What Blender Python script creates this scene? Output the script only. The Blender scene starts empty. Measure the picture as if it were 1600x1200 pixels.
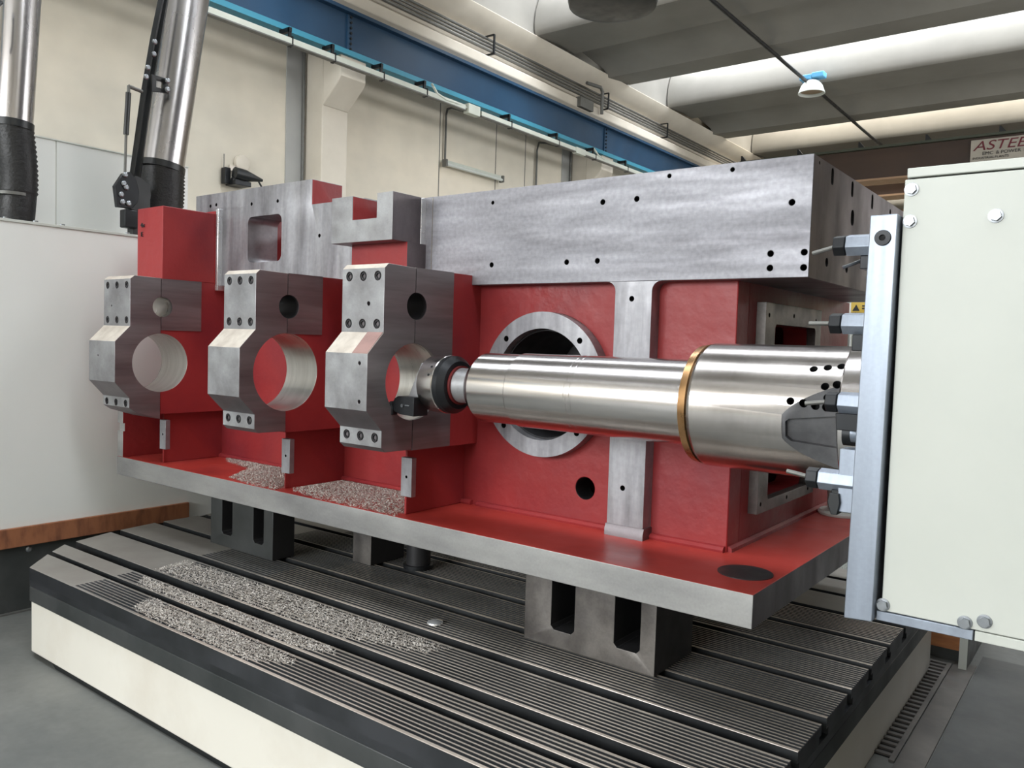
import bpy, bmesh, math, random
import numpy as np
from mathutils import Vector, Matrix
random.seed(7)
K = 1.6            # scene units are laid out at 1:1.6 and built at real size
Z0 = 0.64          # floor level in layout units
SC = bpy.context.scene
COL = SC.collection
PI = math.pi

def T(p): return Vector((p[0]*K, p[1]*K, (p[2]-Z0)*K))

# ------------------------------------------------------------------ camera
cam_d = bpy.data.cameras.new('camera'); cam = bpy.data.objects.new('camera', cam_d); COL.objects.link(cam)
cam_d.sensor_width = 36; cam_d.lens = 1268*36/1600; cam_d.clip_start = .05; cam_d.clip_end = 200
AX = Vector((0.79414688, 0.05583845, -0.60515519)); AY = Vector((0.60694957, -0.02255891, 0.79442011)); AZ = Vector((0.03070755, -0.99818493, -0.05180621))
right = Vector((AX[0], AY[0], AZ[0])); down = Vector((AX[1], AY[1], AZ[1])); fwd = Vector((AX[2], AY[2], AZ[2]))
rot = Matrix((right, -down, -fwd)).transposed()
cam.matrix_world = Matrix.Translation(T((0, 0, 1.583))) @ rot.to_4x4()
SC.camera = cam

# ------------------------------------------------------------------ world, exposure
w = bpy.data.worlds.new('world'); SC.world = w; w.use_nodes = True
w.node_tree.nodes['Background'].inputs[0].default_value = (.80, .90, 1.0, 1)
w.node_tree.nodes['Background'].inputs[1].default_value = 1.6
SC.view_settings.view_transform = 'Standard'; SC.view_settings.look = 'None'
SC.view_settings.gamma = 1; SC.view_settings.use_curve_mapping = False
SC.view_settings.exposure = 0.45
GAPS = [-5.64 + 3.3*i for i in range(9)]          # y where each roof gap's bright slope starts (layout units)
SKY_W, ADDED_WIN_W = 570, 545
def area(name, loc, sx, sy, power, rotv, color=(1, 1, 1)):
    l = bpy.data.lights.new(name, 'AREA'); l.shape = 'RECTANGLE'; l.size = sx*K; l.size_y = sy*K; l.energy = power; l.color = color
    o = bpy.data.objects.new(name, l); COL.objects.link(o); o.location = T(loc); o.rotation_euler = rotv
    return o
for i, gy in enumerate(GAPS):
    area('skylight_daylight', (-.3, gy - .35, 5.87), 10.4, 1.1, SKY_W, (0, 0, 0), (.96, .98, 1) if i < 6 else (1, .90, .74))
for wx in (-4.3, -1.3):  # unseen windows behind the camera, added to light the front faces
    area('window_daylight', (wx, -6.86, 3.3), 2.6, 2.2, ADDED_WIN_W, (math.radians(90), 0, 0), (.95, .98, 1))

for wy in (7.5, 13.5):  # unseen right-wall windows, added to brighten the left wall
    area('side_window_daylight', (5.25, wy, 4.0), 1.6, 4.6, 420, (0, math.radians(90), 0), (.97, .98, 1))

# ------------------------------------------------------------------ materials
def lin(c): return tuple(((v/255)/12.92 if v/255 <= .04045 else ((v/255+.055)/1.055)**2.4) for v in c)
def mat(name, col, rough=.5, metal=0., var=.12, vscale=3., rvar=.1, bump=.0, bscale=40., stretch=(1, 1, 1), col2=None, spec=.5, coat=0., fine=0., fscale=120., fstretch=(1, 1, 1), clip=(.35, .65)):
    m = bpy.data.materials.new(name); m.use_nodes = True; nt = m.node_tree; N = nt.nodes; L = nt.links
    b = N['Principled BSDF']
    c = lin(col); c2 = lin(col2) if col2 else tuple(v*(1-var) for v in c)
    tc = N.new('ShaderNodeTexCoord'); mp = N.new('ShaderNodeMapping'); mp.inputs['Scale'].default_value = stretch
    L.new(tc.outputs['Object'], mp.inputs['Vector'])
    n1 = N.new('ShaderNodeTexNoise'); n1.inputs['Scale'].default_value = vscale; n1.inputs['Detail'].default_value = 6; n1.inputs['Roughness'].default_value = .6
    L.new(mp.outputs[0], n1.inputs['Vector'])
    rp = N.new('ShaderNodeValToRGB'); rp.color_ramp.elements[0].position = clip[0]; rp.color_ramp.elements[1].position = clip[1]
    rp.color_ramp.elements[0].color = (*c2, 1); rp.color_ramp.elements[1].color = (*c, 1)
    L.new(n1.outputs['Fac'], rp.inputs[0])
    colout = rp.outputs[0]
    if fine > 0:
        mp2 = N.new('ShaderNodeMapping'); mp2.inputs['Scale'].default_value = fstretch; L.new(tc.outputs['Object'], mp2.inputs['Vector'])
        n3 = N.new('ShaderNodeTexNoise'); n3.inputs['Scale'].default_value = fscale; n3.inputs['Detail'].default_value = 3
        L.new(mp2.outputs[0], n3.inputs['Vector'])
        mr = N.new('ShaderNodeMapRange'); mr.inputs[1].default_value = .3; mr.inputs[2].default_value = .7; mr.inputs[3].default_value = 1-fine; mr.inputs[4].default_value = 1+fine*.4
        L.new(n3.outputs['Fac'], mr.inputs[0])
        mx = N.new('ShaderNodeMix'); mx.data_type = 'RGBA'; mx.blend_type = 'MULTIPLY'; mx.inputs[0].default_value = 1
        L.new(colout, mx.inputs[6]); L.new(mr.outputs[0], mx.inputs[7]); colout = mx.outputs[2]
    L.new(colout, b.inputs['Base Color'])
    n2 = N.new('ShaderNodeTexNoise'); n2.inputs['Scale'].default_value = vscale*2.3; n2.inputs['Detail'].default_value = 4
    L.new(mp.outputs[0], n2.inputs['Vector'])
    r = N.new('ShaderNodeMapRange'); r.inputs[1].default_value = .3; r.inputs[2].default_value = .7
    r.inputs[3].default_value = max(0, rough-rvar); r.inputs[4].default_value = min(1, rough+rvar)
    L.new(n2.outputs['Fac'], r.inputs[0]); L.new(r.outputs[0], b.inputs['Roughness'])
    b.inputs['Metallic'].default_value = metal; b.inputs['Specular IOR Level'].default_value = spec
    b.inputs['Coat Weight'].default_value = coat
    if bump > 0:
        n4 = N.new('ShaderNodeTexNoise'); n4.inputs['Scale'].default_value = bscale; n4.inputs['Detail'].default_value = 3
        L.new(mp.outputs[0], n4.inputs['Vector'])
        bp = N.new('ShaderNodeBump'); bp.inputs['Strength'].default_value = bump; bp.inputs['Distance'].default_value = .01
        L.new(n4.outputs['Fac'], bp.inputs['Height']); L.new(bp.outputs[0], b.inputs['Normal'])
    return m
M = {}
M['milled'] = mat('milled_steel', (166, 166, 172), .55, .5, vscale=1.6, col2=(118, 117, 122), rvar=.12, stretch=(.7, 1, 5), fine=.16, fscale=60, clip=(.3, .62))
M['milledv'] = mat('milled_steel_vertical_cut', (170, 170, 174), .46, .68, vscale=1.6, col2=(112, 110, 114), rvar=.12, stretch=(6, 1, .8), fine=.1, fscale=50, clip=(.3, .62))
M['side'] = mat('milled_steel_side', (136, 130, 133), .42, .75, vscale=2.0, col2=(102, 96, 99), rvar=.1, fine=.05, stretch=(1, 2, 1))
M['cap'] = mat('ground_steel', (172, 173, 175), .45, .65, vscale=5, col2=(136, 135, 137), rvar=.1, fine=.06)
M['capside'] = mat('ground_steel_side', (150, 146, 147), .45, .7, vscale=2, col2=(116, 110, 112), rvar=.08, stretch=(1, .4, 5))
M['bore'] = mat('bored_steel', (205, 202, 196), .30, .9, vscale=3, col2=(188, 184, 178), rvar=.04, stretch=(8, .3, .3))
M['red'] = mat('red_primer', (152, 50, 51), .42, 0, vscale=1.3, col2=(118, 40, 48), rvar=.12, clip=(.3, .55), bump=.25, bscale=18, spec=.4)
M['redtop'] = mat('red_primer_oily_top', (176, 60, 52), .40, 0, vscale=1.6, col2=(128, 44, 46), rvar=.12, bump=.1, bscale=14, spec=.4, clip=(.3, .5))  # brighter copy of the red primer, light on the top painted in
M['platefront'] = mat('plate_edge_steel', (178, 178, 176), .48, .55, vscale=1.4, col2=(140, 140, 140), rvar=.08, stretch=(1, 1, 3), fine=.06)
M['dark'] = mat('dark_cast_iron', (56, 58, 60), .5, .4, vscale=3, col2=(36, 38, 40), rvar=.12, bump=.05)  # darkened table iron, shade painted into slots and grooves
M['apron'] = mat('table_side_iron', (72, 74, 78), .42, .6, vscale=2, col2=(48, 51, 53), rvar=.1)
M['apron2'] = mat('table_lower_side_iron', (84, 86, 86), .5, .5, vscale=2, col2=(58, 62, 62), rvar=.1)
M['table'] = mat('table_top_iron', (212, 201, 188), .33, .45, vscale=2.2, col2=(166, 157, 146), rvar=.08, stretch=(.5, 2, 1), fine=.1, fscale=70)
M['tablesmooth'] = mat('table_top_smooth_iron', (158, 154, 147), .42, .45, vscale=2.2, col2=(136, 131, 124), rvar=.06)
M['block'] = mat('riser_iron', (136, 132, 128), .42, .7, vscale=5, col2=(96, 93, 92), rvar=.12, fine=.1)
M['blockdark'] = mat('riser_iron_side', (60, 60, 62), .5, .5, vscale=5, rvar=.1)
M['black'] = mat('black_paint', (22, 25, 27), .38, 0, rvar=.08)
M['blackm'] = mat('blackened_steel', (34, 36, 39), .42, .4, rvar=.1)
M['rubber'] = mat('black_rubber_fabric', (20, 20, 21), .5, 0, bump=.3, bscale=60)
M['hole'] = mat('dark_hole', (14, 14, 15), .8, 0)  # near-black paints the shade inside holes and sockets
M['white'] = mat('white_enamel', (204, 207, 200), .38, 0, vscale=1.2, col2=(196, 200, 193), rvar=.06, spec=.4)
M['whiteband'] = mat('cream_enamel', (228, 224, 213), .42, 0, vscale=1.5, col2=(212, 204, 190), rvar=.08, clip=(.2, .5))
M['whitegrey'] = mat('white_sheet_metal', (236, 237, 233), .42, 0, vscale=.8, col2=(230, 232, 228), rvar=.05, spec=.4)
M['alu'] = mat('brushed_aluminium', (158, 167, 180), .42, .6, vscale=3, col2=(144, 152, 164), rvar=.08, stretch=(6, 6, .4), fine=.05)
M['bolt'] = mat('zinc_bolt', (150, 154, 158), .34, .9, vscale=30, rvar=.08)
M['sock'] = mat('socket_screw_steel', (58, 58, 60), .4, .7, vscale=30)
M['tube'] = mat('polished_duct_steel', (200, 198, 198), .27, 1., vscale=2.5, col2=(176, 172, 172), rvar=.06, stretch=(1, 1, .25), bump=.04, bscale=4)
M['bar'] = mat('polished_spindle_steel', (206, 202, 200), .20, 1., vscale=2.5, col2=(172, 167, 164), rvar=.03, stretch=(.35, 1, 1), fine=.05, fscale=30, fstretch=(.4, 3, 3), clip=(.3, .55))
M['sleeve'] = mat('spindle_sleeve_steel', (188, 183, 179), .23, 1., vscale=3., col2=(140, 135, 131), rvar=.035, stretch=(.5, 1, 1), fine=.06, fscale=30, fstretch=(3, .6, .6), clip=(.28, .56))
M['flat'] = mat('milled_grey_flat', (128, 128, 130), .48, .7, vscale=8, col2=(96, 96, 98))
M['bronze'] = mat('bronze_ring', (196, 156, 112), .32, .9, vscale=8, col2=(160, 122, 82))
M['redring'] = mat('dark_red_ring', (110, 34, 34), .5, .1, vscale=20)
M['wall'] = mat('painted_concrete_wall', (224, 214, 196), .85, 0, vscale=.35, col2=(204, 198, 184), rvar=.03, bump=.06, bscale=8, spec=.2, stretch=(1, .6, 1.3), fine=.07, fscale=2.2)
M['wallgrey'] = mat('grey_joint_panel', (176, 176, 172), .85, 0, vscale=.6, col2=(162, 162, 160), spec=.2)
M['pillar'] = mat('cream_concrete_pillar', (216, 208, 194), .8, 0, vscale=.8, col2=(200, 192, 178), bump=.05, bscale=14, spec=.2)
M['ceil'] = mat('bare_concrete_roof', (144, 141, 134), .85, 0, vscale=.5, col2=(130, 127, 121), rvar=.02, spec=.2, bump=.04, bscale=6)
M['blue'] = mat('dark_blue_paint', (34, 68, 96), .45, 0, vscale=.6, col2=(32, 58, 82), spec=.4)
M['teal'] = mat('teal_paint', (60, 138, 162), .5, 0, vscale=1, spec=.4)
M['galv'] = mat('galvanised_pipe', (112, 112, 108), .5, .5, vscale=4)
M['rail'] = mat('cream_conductor_rail', (196, 200, 188), .5, 0, vscale=2)
M['floor'] = mat('grey_floor', (112, 113, 109), .55, 0, vscale=.9, col2=(74, 78, 77), rvar=.12, bump=.05, bscale=20, fine=.08, fscale=30, clip=(.3, .6))
M['floorplate'] = mat('steel_floor_plate', (112, 108, 103), .45, .3, vscale=3, col2=(84, 82, 80))
M['darkfloor'] = mat('dark_grey_floor_plate', (84, 86, 84), .5, 0, vscale=2, col2=(66, 69, 68), rvar=.08, fine=.08, fscale=30)
M['brown'] = mat('brown_girder_paint', (70, 50, 36), .5, 0, vscale=.5, col2=(58, 44, 36))
M['brownlight'] = mat('tan_girder_edge', (172, 140, 112), .6, 0)
M['greenedge'] = mat('dark_green_girder_flange', (60, 66, 54), .5, 0)
M['wood'] = mat('orange_wood', (178, 118, 70), .6, 0, vscale=4, col2=(136, 84, 52), stretch=(1, 1, 6), bump=.1)
M['cardboard'] = mat('brown_board', (152, 98, 66), .7, 0, vscale=5, col2=(108, 66, 46), stretch=(1, 3, 1), rvar=.05, clip=(.3, .55))
M['chips'] = mat('metal_chips', (222, 216, 208), .45, .3, vscale=60, col2=(160, 154, 146))
M['chrometip'] = mat('bright_edge', (236, 238, 240), .3, .8)
M['pinkstain'] = mat('oil_stained_steel', (176, 142, 134), .45, .6, vscale=10, col2=(150, 120, 114))
M['creamstain'] = mat('dry_cream_steel', (214, 206, 194), .5, .3, vscale=14, col2=(190, 180, 168))
M['lampblue'] = mat('light_blue_enamel', (96, 170, 214), .4, 0)
M['lampglass'] = mat('amber_reflector', (150, 124, 92), .35, .3)
M['yellow'] = mat('yellow_label', (216, 182, 60), .5, 0)
M['ink'] = mat('black_print', (32, 32, 34), .6, 0)
M['inkred'] = mat('dark_red_print', (104, 30, 44), .6, 0)
M['signgrey'] = mat('pale_sign_board', (178, 172, 160), .6, 0)
M['column'] = mat('dark_grey_machine_column', (62, 58, 58), .5, .1, vscale=1)
M['clear'] = mat('grey_plastic', (158, 164, 158), .3, 0)
def glass_mat():
    m = bpy.data.materials.new('skylight_sheet'); m.use_nodes = True; nt = m.node_tree; nt.nodes.clear()
    o = nt.nodes.new('ShaderNodeOutputMaterial'); a = nt.nodes.new('ShaderNodeBsdfTransparent'); g = nt.nodes.new('ShaderNodeBsdfGlossy'); x = nt.nodes.new('ShaderNodeMixShader')
    a.inputs[0].default_value = (.92, .96, 1, 1); g.inputs['Roughness'].default_value = .1; x.inputs[0].default_value = .08
    nt.links.new(a.outputs[0], x.inputs[1]); nt.links.new(g.outputs[0], x.inputs[2]); nt.links.new(x.outputs[0], o.inputs[0])
    return m
M['pane'] = glass_mat()

# ------------------------------------------------------------------ geometry helpers
class G:
    def __init__(s): s.v = []; s.f = []; s.m = []
    def add(s, vs, fs, mi=0):
        b = len(s.v); s.v += [tuple(p) for p in vs]
        for i, f in enumerate(fs):
            s.f.append([b+j for j in f]); s.m.append(mi[i] if isinstance(mi, (list, tuple)) else mi)
        return s
    def box(s, x0, x1, y0, y1, z0, z1, mi=0, top=None, front=None, right=None, bottom=None):
        vs = [(x0, y0, z0), (x1, y0, z0), (x1, y1, z0), (x0, y1, z0), (x0, y0, z1), (x1, y0, z1), (x1, y1, z1), (x0, y1, z1)]
        fs = [[0, 3, 2, 1], [4, 5, 6, 7], [0, 1, 5, 4], [1, 2, 6, 5], [2, 3, 7, 6], [3, 0, 4, 7]]
        ms = [bottom if bottom is not None else mi, top if top is not None else mi, front if front is not None else mi, right if right is not None else mi, mi, mi]
        return s.add(vs, fs, ms)
    def prism(s, poly, ax, a0, a1, mi=0, sidemi=None, cap0=None, cap1=None):
        # poly lists the two other coordinates in axis order (x: (y,z); y: (x,z); z: (x,y))
        def P(q, a):
            return (a, q[0], q[1]) if ax == 'x' else ((q[0], a, q[1]) if ax == 'y' else (q[0], q[1], a))
        ar = sum(poly[i][0]*poly[(i+1) % len(poly)][1]-poly[(i+1) % len(poly)][0]*poly[i][1] for i in range(len(poly)))
        pl = list(poly)
        sm = list(sidemi) if sidemi else None
        flip = (ar < 0) != (ax == 'y')
        n = len(pl)
        vs = [P(q, a0) for q in pl]+[P(q, a1) for q in pl]
        fs = [list(range(n))[::-1], [n+i for i in range(n)]]+[[i, (i+1) % n, n+(i+1) % n, n+i] for i in range(n)]
        if flip: fs = [f[::-1] for f in fs]
        ms = [mi if cap0 is None else cap0, mi if cap1 is None else cap1]+[(sm[i] if sm else mi) for i in range(n)]
        return s.add(vs, fs, ms)
    def cyl(s, p0, p1, r0, r1=None, n=24, mi=0, caps=True, phase=0.):
        r1 = r0 if r1 is None else r1
        a = Vector(p0); b = Vector(p1); d = (b-a).normalized()
        u = d.orthogonal().normalized(); v = d.cross(u)
        vs = []
        for q, r in ((a, r0), (b, r1)):
            for i in range(n):
                t = 2*PI*i/n+phase; vs.append(q+u*(r*math.cos(t))+v*(r*math.sin(t)))
        fs = [[i, (i+1) % n, n+(i+1) % n, n+i] for i in range(n)]
        if caps: fs += [list(range(n))[::-1], [n+i for i in range(n)]]
        return s.add(vs, fs, mi)
    def lathe(s, prof, o, d, n=48, mi=0, close=False):
        # prof: (t along d, radius)
        o = Vector(o); d = Vector(d).normalized(); u = d.orthogonal().normalized(); v = d.cross(u)
        vs = []
        for t, r in prof:
            for i in range(n):
                a = 2*PI*i/n; vs.append(o+d*t+u*(r*math.cos(a))+v*(r*math.sin(a)))
        fs = []; ms = []
        k = len(prof)
        for j in range(k if close else k-1):
            j2 = (j+1) % k
            for i in range(n):
                fs.append([j*n+i, j*n+(i+1) % n, j2*n+(i+1) % n, j2*n+i]); ms.append(mi[j] if isinstance(mi, (list, tuple)) else mi)
        if not close:
            if prof[0][1] > 1e-5: fs.append(list(range(n))[::-1]); ms.append(mi[0] if isinstance(mi, (list, tuple)) else mi)
            if prof[-1][1] > 1e-5: fs.append([(k-1)*n+i for i in range(n)]); ms.append(mi[-1] if isinstance(mi, (list, tuple)) else mi)
        return s.add(vs, fs, ms)
    def tube(s, pts, r, n=10, mi=0):
        P = [Vector(p) for p in pts]
        rings = []
        up = Vector((0.31, .17, .93)).normalized()
        for i, p in enumerate(P):
            d = (P[min(i+1, len(P)-1)]-P[max(i-1, 0)]).normalized()
            u = d.cross(up); u = (u if u.length > .05 else d.orthogonal()).normalized(); v = d.cross(u)
            rr = r[i] if isinstance(r, (list, tuple)) else r
            rings.append([p+u*(rr*math.cos(2*PI*k/n))+v*(rr*math.sin(2*PI*k/n)) for k in range(n)])
        vs = [q for g in rings for q in g]; m = len(P)
        fs = [[j*n+k, j*n+(k+1) % n, (j+1)*n+(k+1) % n, (j+1)*n+k] for j in range(m-1) for k in range(n)]
        fs += [list(range(n))[::-1], [(m-1)*n+k for k in range(n)]]
        return s.add(vs, fs, mi)
    def join(s, o):
        b = len(s.v); s.v += o.v; s.f += [[b+j for j in f] for f in o.f]; s.m += o.m; return s

def mesh_of(name, g, mats, fix=True):
    me = bpy.data.meshes.new(name)
    me.from_pydata([tuple(T(p)) for p in g.v], [], g.f)
    for mm in mats: me.materials.append(M[mm])
    me.polygons.foreach_set('material_index', g.m)
    if fix:
        bm = bmesh.new(); bm.from_mesh(me); bmesh.ops.remove_doubles(bm, verts=bm.verts, dist=1e-6)
        bmesh.ops.recalc_face_normals(bm, faces=bm.faces); bm.to_mesh(me); bm.free()
    me.update()
    return me
def boolean(me, cme, op='DIFFERENCE'):
    a = bpy.data.objects.new('tmp_a', me); b = bpy.data.objects.new('tmp_b', cme); COL.objects.link(a); COL.objects.link(b)
    md = a.modifiers.new('b', 'BOOLEAN'); md.operation = op; md.solver = 'EXACT'; md.object = b; md.use_self = False
    dg = bpy.context.evaluated_depsgraph_get(); dg.update()
    out = bpy.data.meshes.new_from_object(a.evaluated_get(dg))
    bpy.data.objects.remove(a); bpy.data.objects.remove(b)
    return out
ABS = {}
def empty(name, loc, label=None, cat=None, group=None, kind=None):
    o = bpy.data.objects.new(name, None); COL.objects.link(o); o.location = T(loc); o.empty_display_size = .1
    ABS[o] = T(loc); tag(o, label, cat, group, kind); return o
def tag(o, label=None, cat=None, group=None, kind=None):
    if label: o['label'] = label
    if cat: o['category'] = cat
    if group: o['group'] = group
    if kind: o['kind'] = kind
    return o
def place(o, parent, absloc):
    ABS[o] = absloc.copy()
    if parent is not None:
        o.parent = parent; o.location = absloc-ABS[parent]
    else: o.location = absloc
def part(name, g, mats, parent=None, cut=None, bevel=0., smooth=True, label=None, cat=None, group=None, kind=None, fix=True, ang=30, base=False):
    if isinstance(mats, str): mats = [mats]
    me = mesh_of(name, g, mats, fix)
    if cut is not None:
        me = boolean(me, mesh_of('cutter', cut, mats)); me.name = name
    vs = np.empty(len(me.vertices)*3); me.vertices.foreach_get('co', vs); vs = vs.reshape(-1, 3)
    lo, hi = vs.min(0), vs.max(0); c = (lo+hi)/2
    if base: c[2] = lo[2]
    c = Vector(c)
    me.transform(Matrix.Translation(-c))
    if smooth:
        me.polygons.foreach_set('use_smooth', [True]*len(me.polygons)); me.set_sharp_from_angle(angle=math.radians(ang))
    o = bpy.data.objects.new(name, me); COL.objects.link(o)
    place(o, parent, c)
    if bevel:
        md = o.modifiers.new('bevel', 'BEVEL'); md.width = bevel*K; md.segments = 2; md.limit_method = 'ANGLE'; md.angle_limit = math.radians(40); md.miter_outer = 'MITER_ARC'
    tag(o, label, cat, group, kind)
    return o
def inst(name, me, loc, parent=None, rotq=None, **kw):
    o = bpy.data.objects.new(name, me); COL.objects.link(o); place(o, parent, T(loc))
    if rotq is not None: o.rotation_euler = rotq
    tag(o, **kw); return o
def proto(name, g, mats, ang=30):
    # mesh about the layout origin, for sharing
    if isinstance(mats, str): mats = [mats]
    me = mesh_of(name, g, mats); me.transform(Matrix.Translation(-T((0, 0, 0))))
    me.polygons.foreach_set('use_smooth', [True]*len(me.polygons)); me.set_sharp_from_angle(angle=math.radians(ang))
    return me
def rrect(a0, a1, b0, b1, r, n=5):
    out = []
    for cx, cy, s in ((a1-r, b0+r, -PI/2), (a1-r, b1-r, 0), (a0+r, b1-r, PI/2), (a0+r, b0+r, PI)):
        for i in range(n+1):
            t = s+PI/2*i/n; out.append((cx+r*math.cos(t), cy+r*math.sin(t)))
    return out
def arc(cy, cz, r, a0, a1, n):
    return [(cy+r*math.cos(a0+(a1-a0)*i/n), cz+r*math.sin(a0+(a1-a0)*i/n)) for i in range(n+1)]

# ================================================================== SETTING
XW = -6.0; YB, YF = -7.0, 22.0; XR = 5.4
part('floor', G().box(XW, XR, YB, YF, .60, .64), 'floor', kind='structure')
wl = part('wall_left', G().box(XW-.2, XW, YB, YF, .64, 5.9), 'wall', kind='structure')
for i, y in enumerate([-4.0+4.32*k for k in range(0, 7)]):
    pass
part('wall_right', G().box(XR, XR+.2, YB, YF, .64, 5.9), 'wall', kind='structure')
part('wall_far', G().box(XW, XR, YF, YF+.2, .64, 5.9), 'wall', kind='structure')
bw = part('wall_back', G().box(XW, XR, YB-.2, YB, .64, 5.9), 'wall', kind='structure')
for i, wx in enumerate((-4.3, -1.3)):  # made-up window frames around the added back lamps
    wn = part('window_%d' % (i+1), G().box(wx-1.4, wx+1.4, -7.0, -6.9, 2.1, 4.5), 'alu', kind='structure', cut=G().box(wx-1.32, wx+1.32, -7.1, -6.8, 2.18, 4.42))
    for k in (-.66, 0, .66): part('mullion', G().box(wx+k-.02, wx+k+.02, -6.99, -6.92, 2.18, 4.42), 'alu', wn)
    part('pane', G().box(wx-1.32, wx+1.32, -6.965, -6.955, 2.18, 4.42), 'pane', wn)
for i, wy in enumerate((7.5, 13.5)):  # made-up window frames for the added right-wall lamps
    wn = part('window_%d' % (i+3), G().box(5.3, 5.4, wy-2.4, wy+2.4, 3.12, 4.88), 'alu', kind='structure', cut=G().box(5.2, 5.5, wy-2.32, wy+2.32, 3.2, 4.8))
    for k in (-1.16, 0, 1.16): part('mullion', G().box(5.31, 5.39, wy+k-.02, wy+k+.02, 3.2, 4.8), 'alu', wn)
    part('pane', G().box(5.355, 5.365, wy-2.32, wy+2.32, 3.2, 4.8), 'pane', wn)
# machinery aisle: joints and pillars on the left wall
pil_y = [4.69-8.6, 4.69, 4.69+4.3, 4.69+8.6, 4.69+12.9]
for i, y in enumerate(pil_y):
    p = part('pillar', G().box(XW, XW+.25, y, y+.29, .64, 4.42), 'pillar', wl, bevel=.01)
    part('corbel', G().prism([(XW+.25, 3.60), (XW+.25, 4.0), (XW+.48, 4.0), (XW+.48, 3.82), (XW+.455, 3.78)], 'y', y, y+.29), 'pillar', p, bevel=.008)
    part('joint_strip', G().box(XW, XW+.012, y-.20, y-.015, .64, 4.3), 'wallgrey', wl)
    part('drain_pipe', G().cyl((XW+.03, y-.03, 2.6), (XW+.03, y-.03, 4.3), .012, n=8), 'galv', wl)
for y in (6.47, 7.43, 8.0):
    part('wall_joint', G().box(XW, XW+.004, y-.004, y+.004, .64, 4.3), 'galv', wl)
# precast edge beam above the crane rail
trim = part('trim_1', G().prism([(-6.0, 4.43), (-5.72, 4.43), (-5.60, 4.50), (-5.60, 4.60), (-5.74, 4.66), (-5.80, 4.70), (-5.80, 4.90), (-5.62, 4.98), (-5.56, 5.06), (-6.0, 5.06)], 'y', YB, YF), 'pillar', kind='structure', bevel=.01)
# roof
roof = part('ceiling', G().box(XW, XR, YB, YF, 5.9, 5.95), 'ceil', kind='structure',
            cut=(lambda g: [g.box(XW+.35, XR-.2, gy-.95, gy+.28, 5.8, 6.0) for gy in GAPS] and g)(G()))
def rib_profile(y0):
    pts = [(0, 5.08), (-.015, 5.12), (-.02, 5.2), (.0, 5.34), (.06, 5.5), (.18, 5.66), (.33, 5.78), (.33, 5.9), (1.95, 5.9), (2.02, 5.6), (2.12, 5.3), (2.17, 5.12), (2.16, 5.08), (1.62, 5.03), (1.5, 5.10), (.92, 5.17), (.80, 5.09), (.5, 5.10), (.02, 5.06)]
    return [(y0+a, b) for a, b in pts]
for gy in GAPS:
    part('roof_beam', G().prism(rib_profile(gy), 'x', -5.58, XR), 'ceil', roof, ang=25)
    part('end_panel', G().box(-5.72, -5.60, gy-1.15, gy+.2, 5.06, 5.9), 'ceil', roof)
    part('skylight_pane', G().box(-5.6, XR-.2, gy-.94, gy+.27, 5.91, 5.918), 'pane', roof)
    part('skylight_frame', G().box(-5.6, XR-.2, gy-.97, gy-.94, 5.88, 5.93).box(-5.6, XR-.2, gy+.27, gy+.30, 5.88, 5.93).box(-5.62, -5.59, gy-.97, gy+.3, 5.88, 5.93), 'galv', roof)

# crane runway beam
rb = empty('crane_runway_beam', (-5.55, 8, 4.0), 'blue steel crane runway beam with teal lower flange along the left wall', 'beam')
part('web', G().box(-5.58, -5.56, YB+.2, YF-.2, 4.045, 4.37), 'blue', rb)
part('lower_flange', G().box(-5.67, -5.49, YB+.2, YF-.2, 4.0, 4.045), 'teal', rb, label='teal lower flange')
part('upper_flange', G().box(-5.65, -5.50, YB+.2, YF-.2, 4.37, 4.40), 'blue', rb)
for y in (.49, 4.79, 9.09, 13.39, 17.69):
    pl = part('joint_plate', G().box(-5.56, -5.542, y-.012, y+.012, 4.05, 4.365), 'blue', rb)
    for k in range(7):
        part('bolt', G().cyl((-5.542, y+.02, 4.075+k*.045), (-5.528, y+.02, 4.075+k*.045), .011, n=6), 'blackm', pl)
# conductor rail hanging under it
cr = empty('conductor_rail', (-5.38, 6, 3.87), 'cream enclosed conductor rail hung under the blue crane beam', 'rail')
part('rail', G().box(-5.40, -5.365, 1.5, 6.15, 3.862, 3.905).box(-5.40, -5.365, 6.4, 14, 3.862, 3.905), 'rail', cr)
part('rail_lip', G().box(-5.41, -5.36, 1.5, 6.15, 3.850, 3.860).box(-5.41, -5.36, 6.4, 14, 3.850, 3.860), 'galv', cr)
for y in (3.1, 4.07, 4.5, 5.05, 5.6, 6.9, 7.8, 8.6, 9.4, 10.4):
    part('hanger', G().box(-5.408, -5.36, y-.005, y+.005, 3.845, 3.92).box(-5.53, -5.40, y-.006, y+.02, 3.965, 4.0).box(-5.42, -5.405, y-.006, y+.02, 3.845, 4.0), 'blackm', cr)
part('junction_box', G().box(-5.42, -5.35, 6.18, 6.36, 3.835, 3.93), 'rail', cr, bevel=.004)
part('feed_cable', G().tube([(-5.42, 5.72, 4.0), (-5.38, 5.70, 3.96), (-5.37, 5.74, 3.91), (-5.37, 5.86, 3.885), (-5.37, 6.0, 3.89), (-5.38, 6.18, 3.885)], .012, 8), 'rail', cr, label='curved cream cable')
part('joint_cover', G().box(-5.415, -5.355, 8.15, 8.35, 3.84, 3.91), 'rail', cr)
part('feed_cable', G().tube([(-5.42, 8.62, 4.0), (-5.38, 8.6, 3.96), (-5.37, 8.66, 3.91), (-5.37, 8.8, 3.89)], .012, 8), 'rail', cr)
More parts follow.
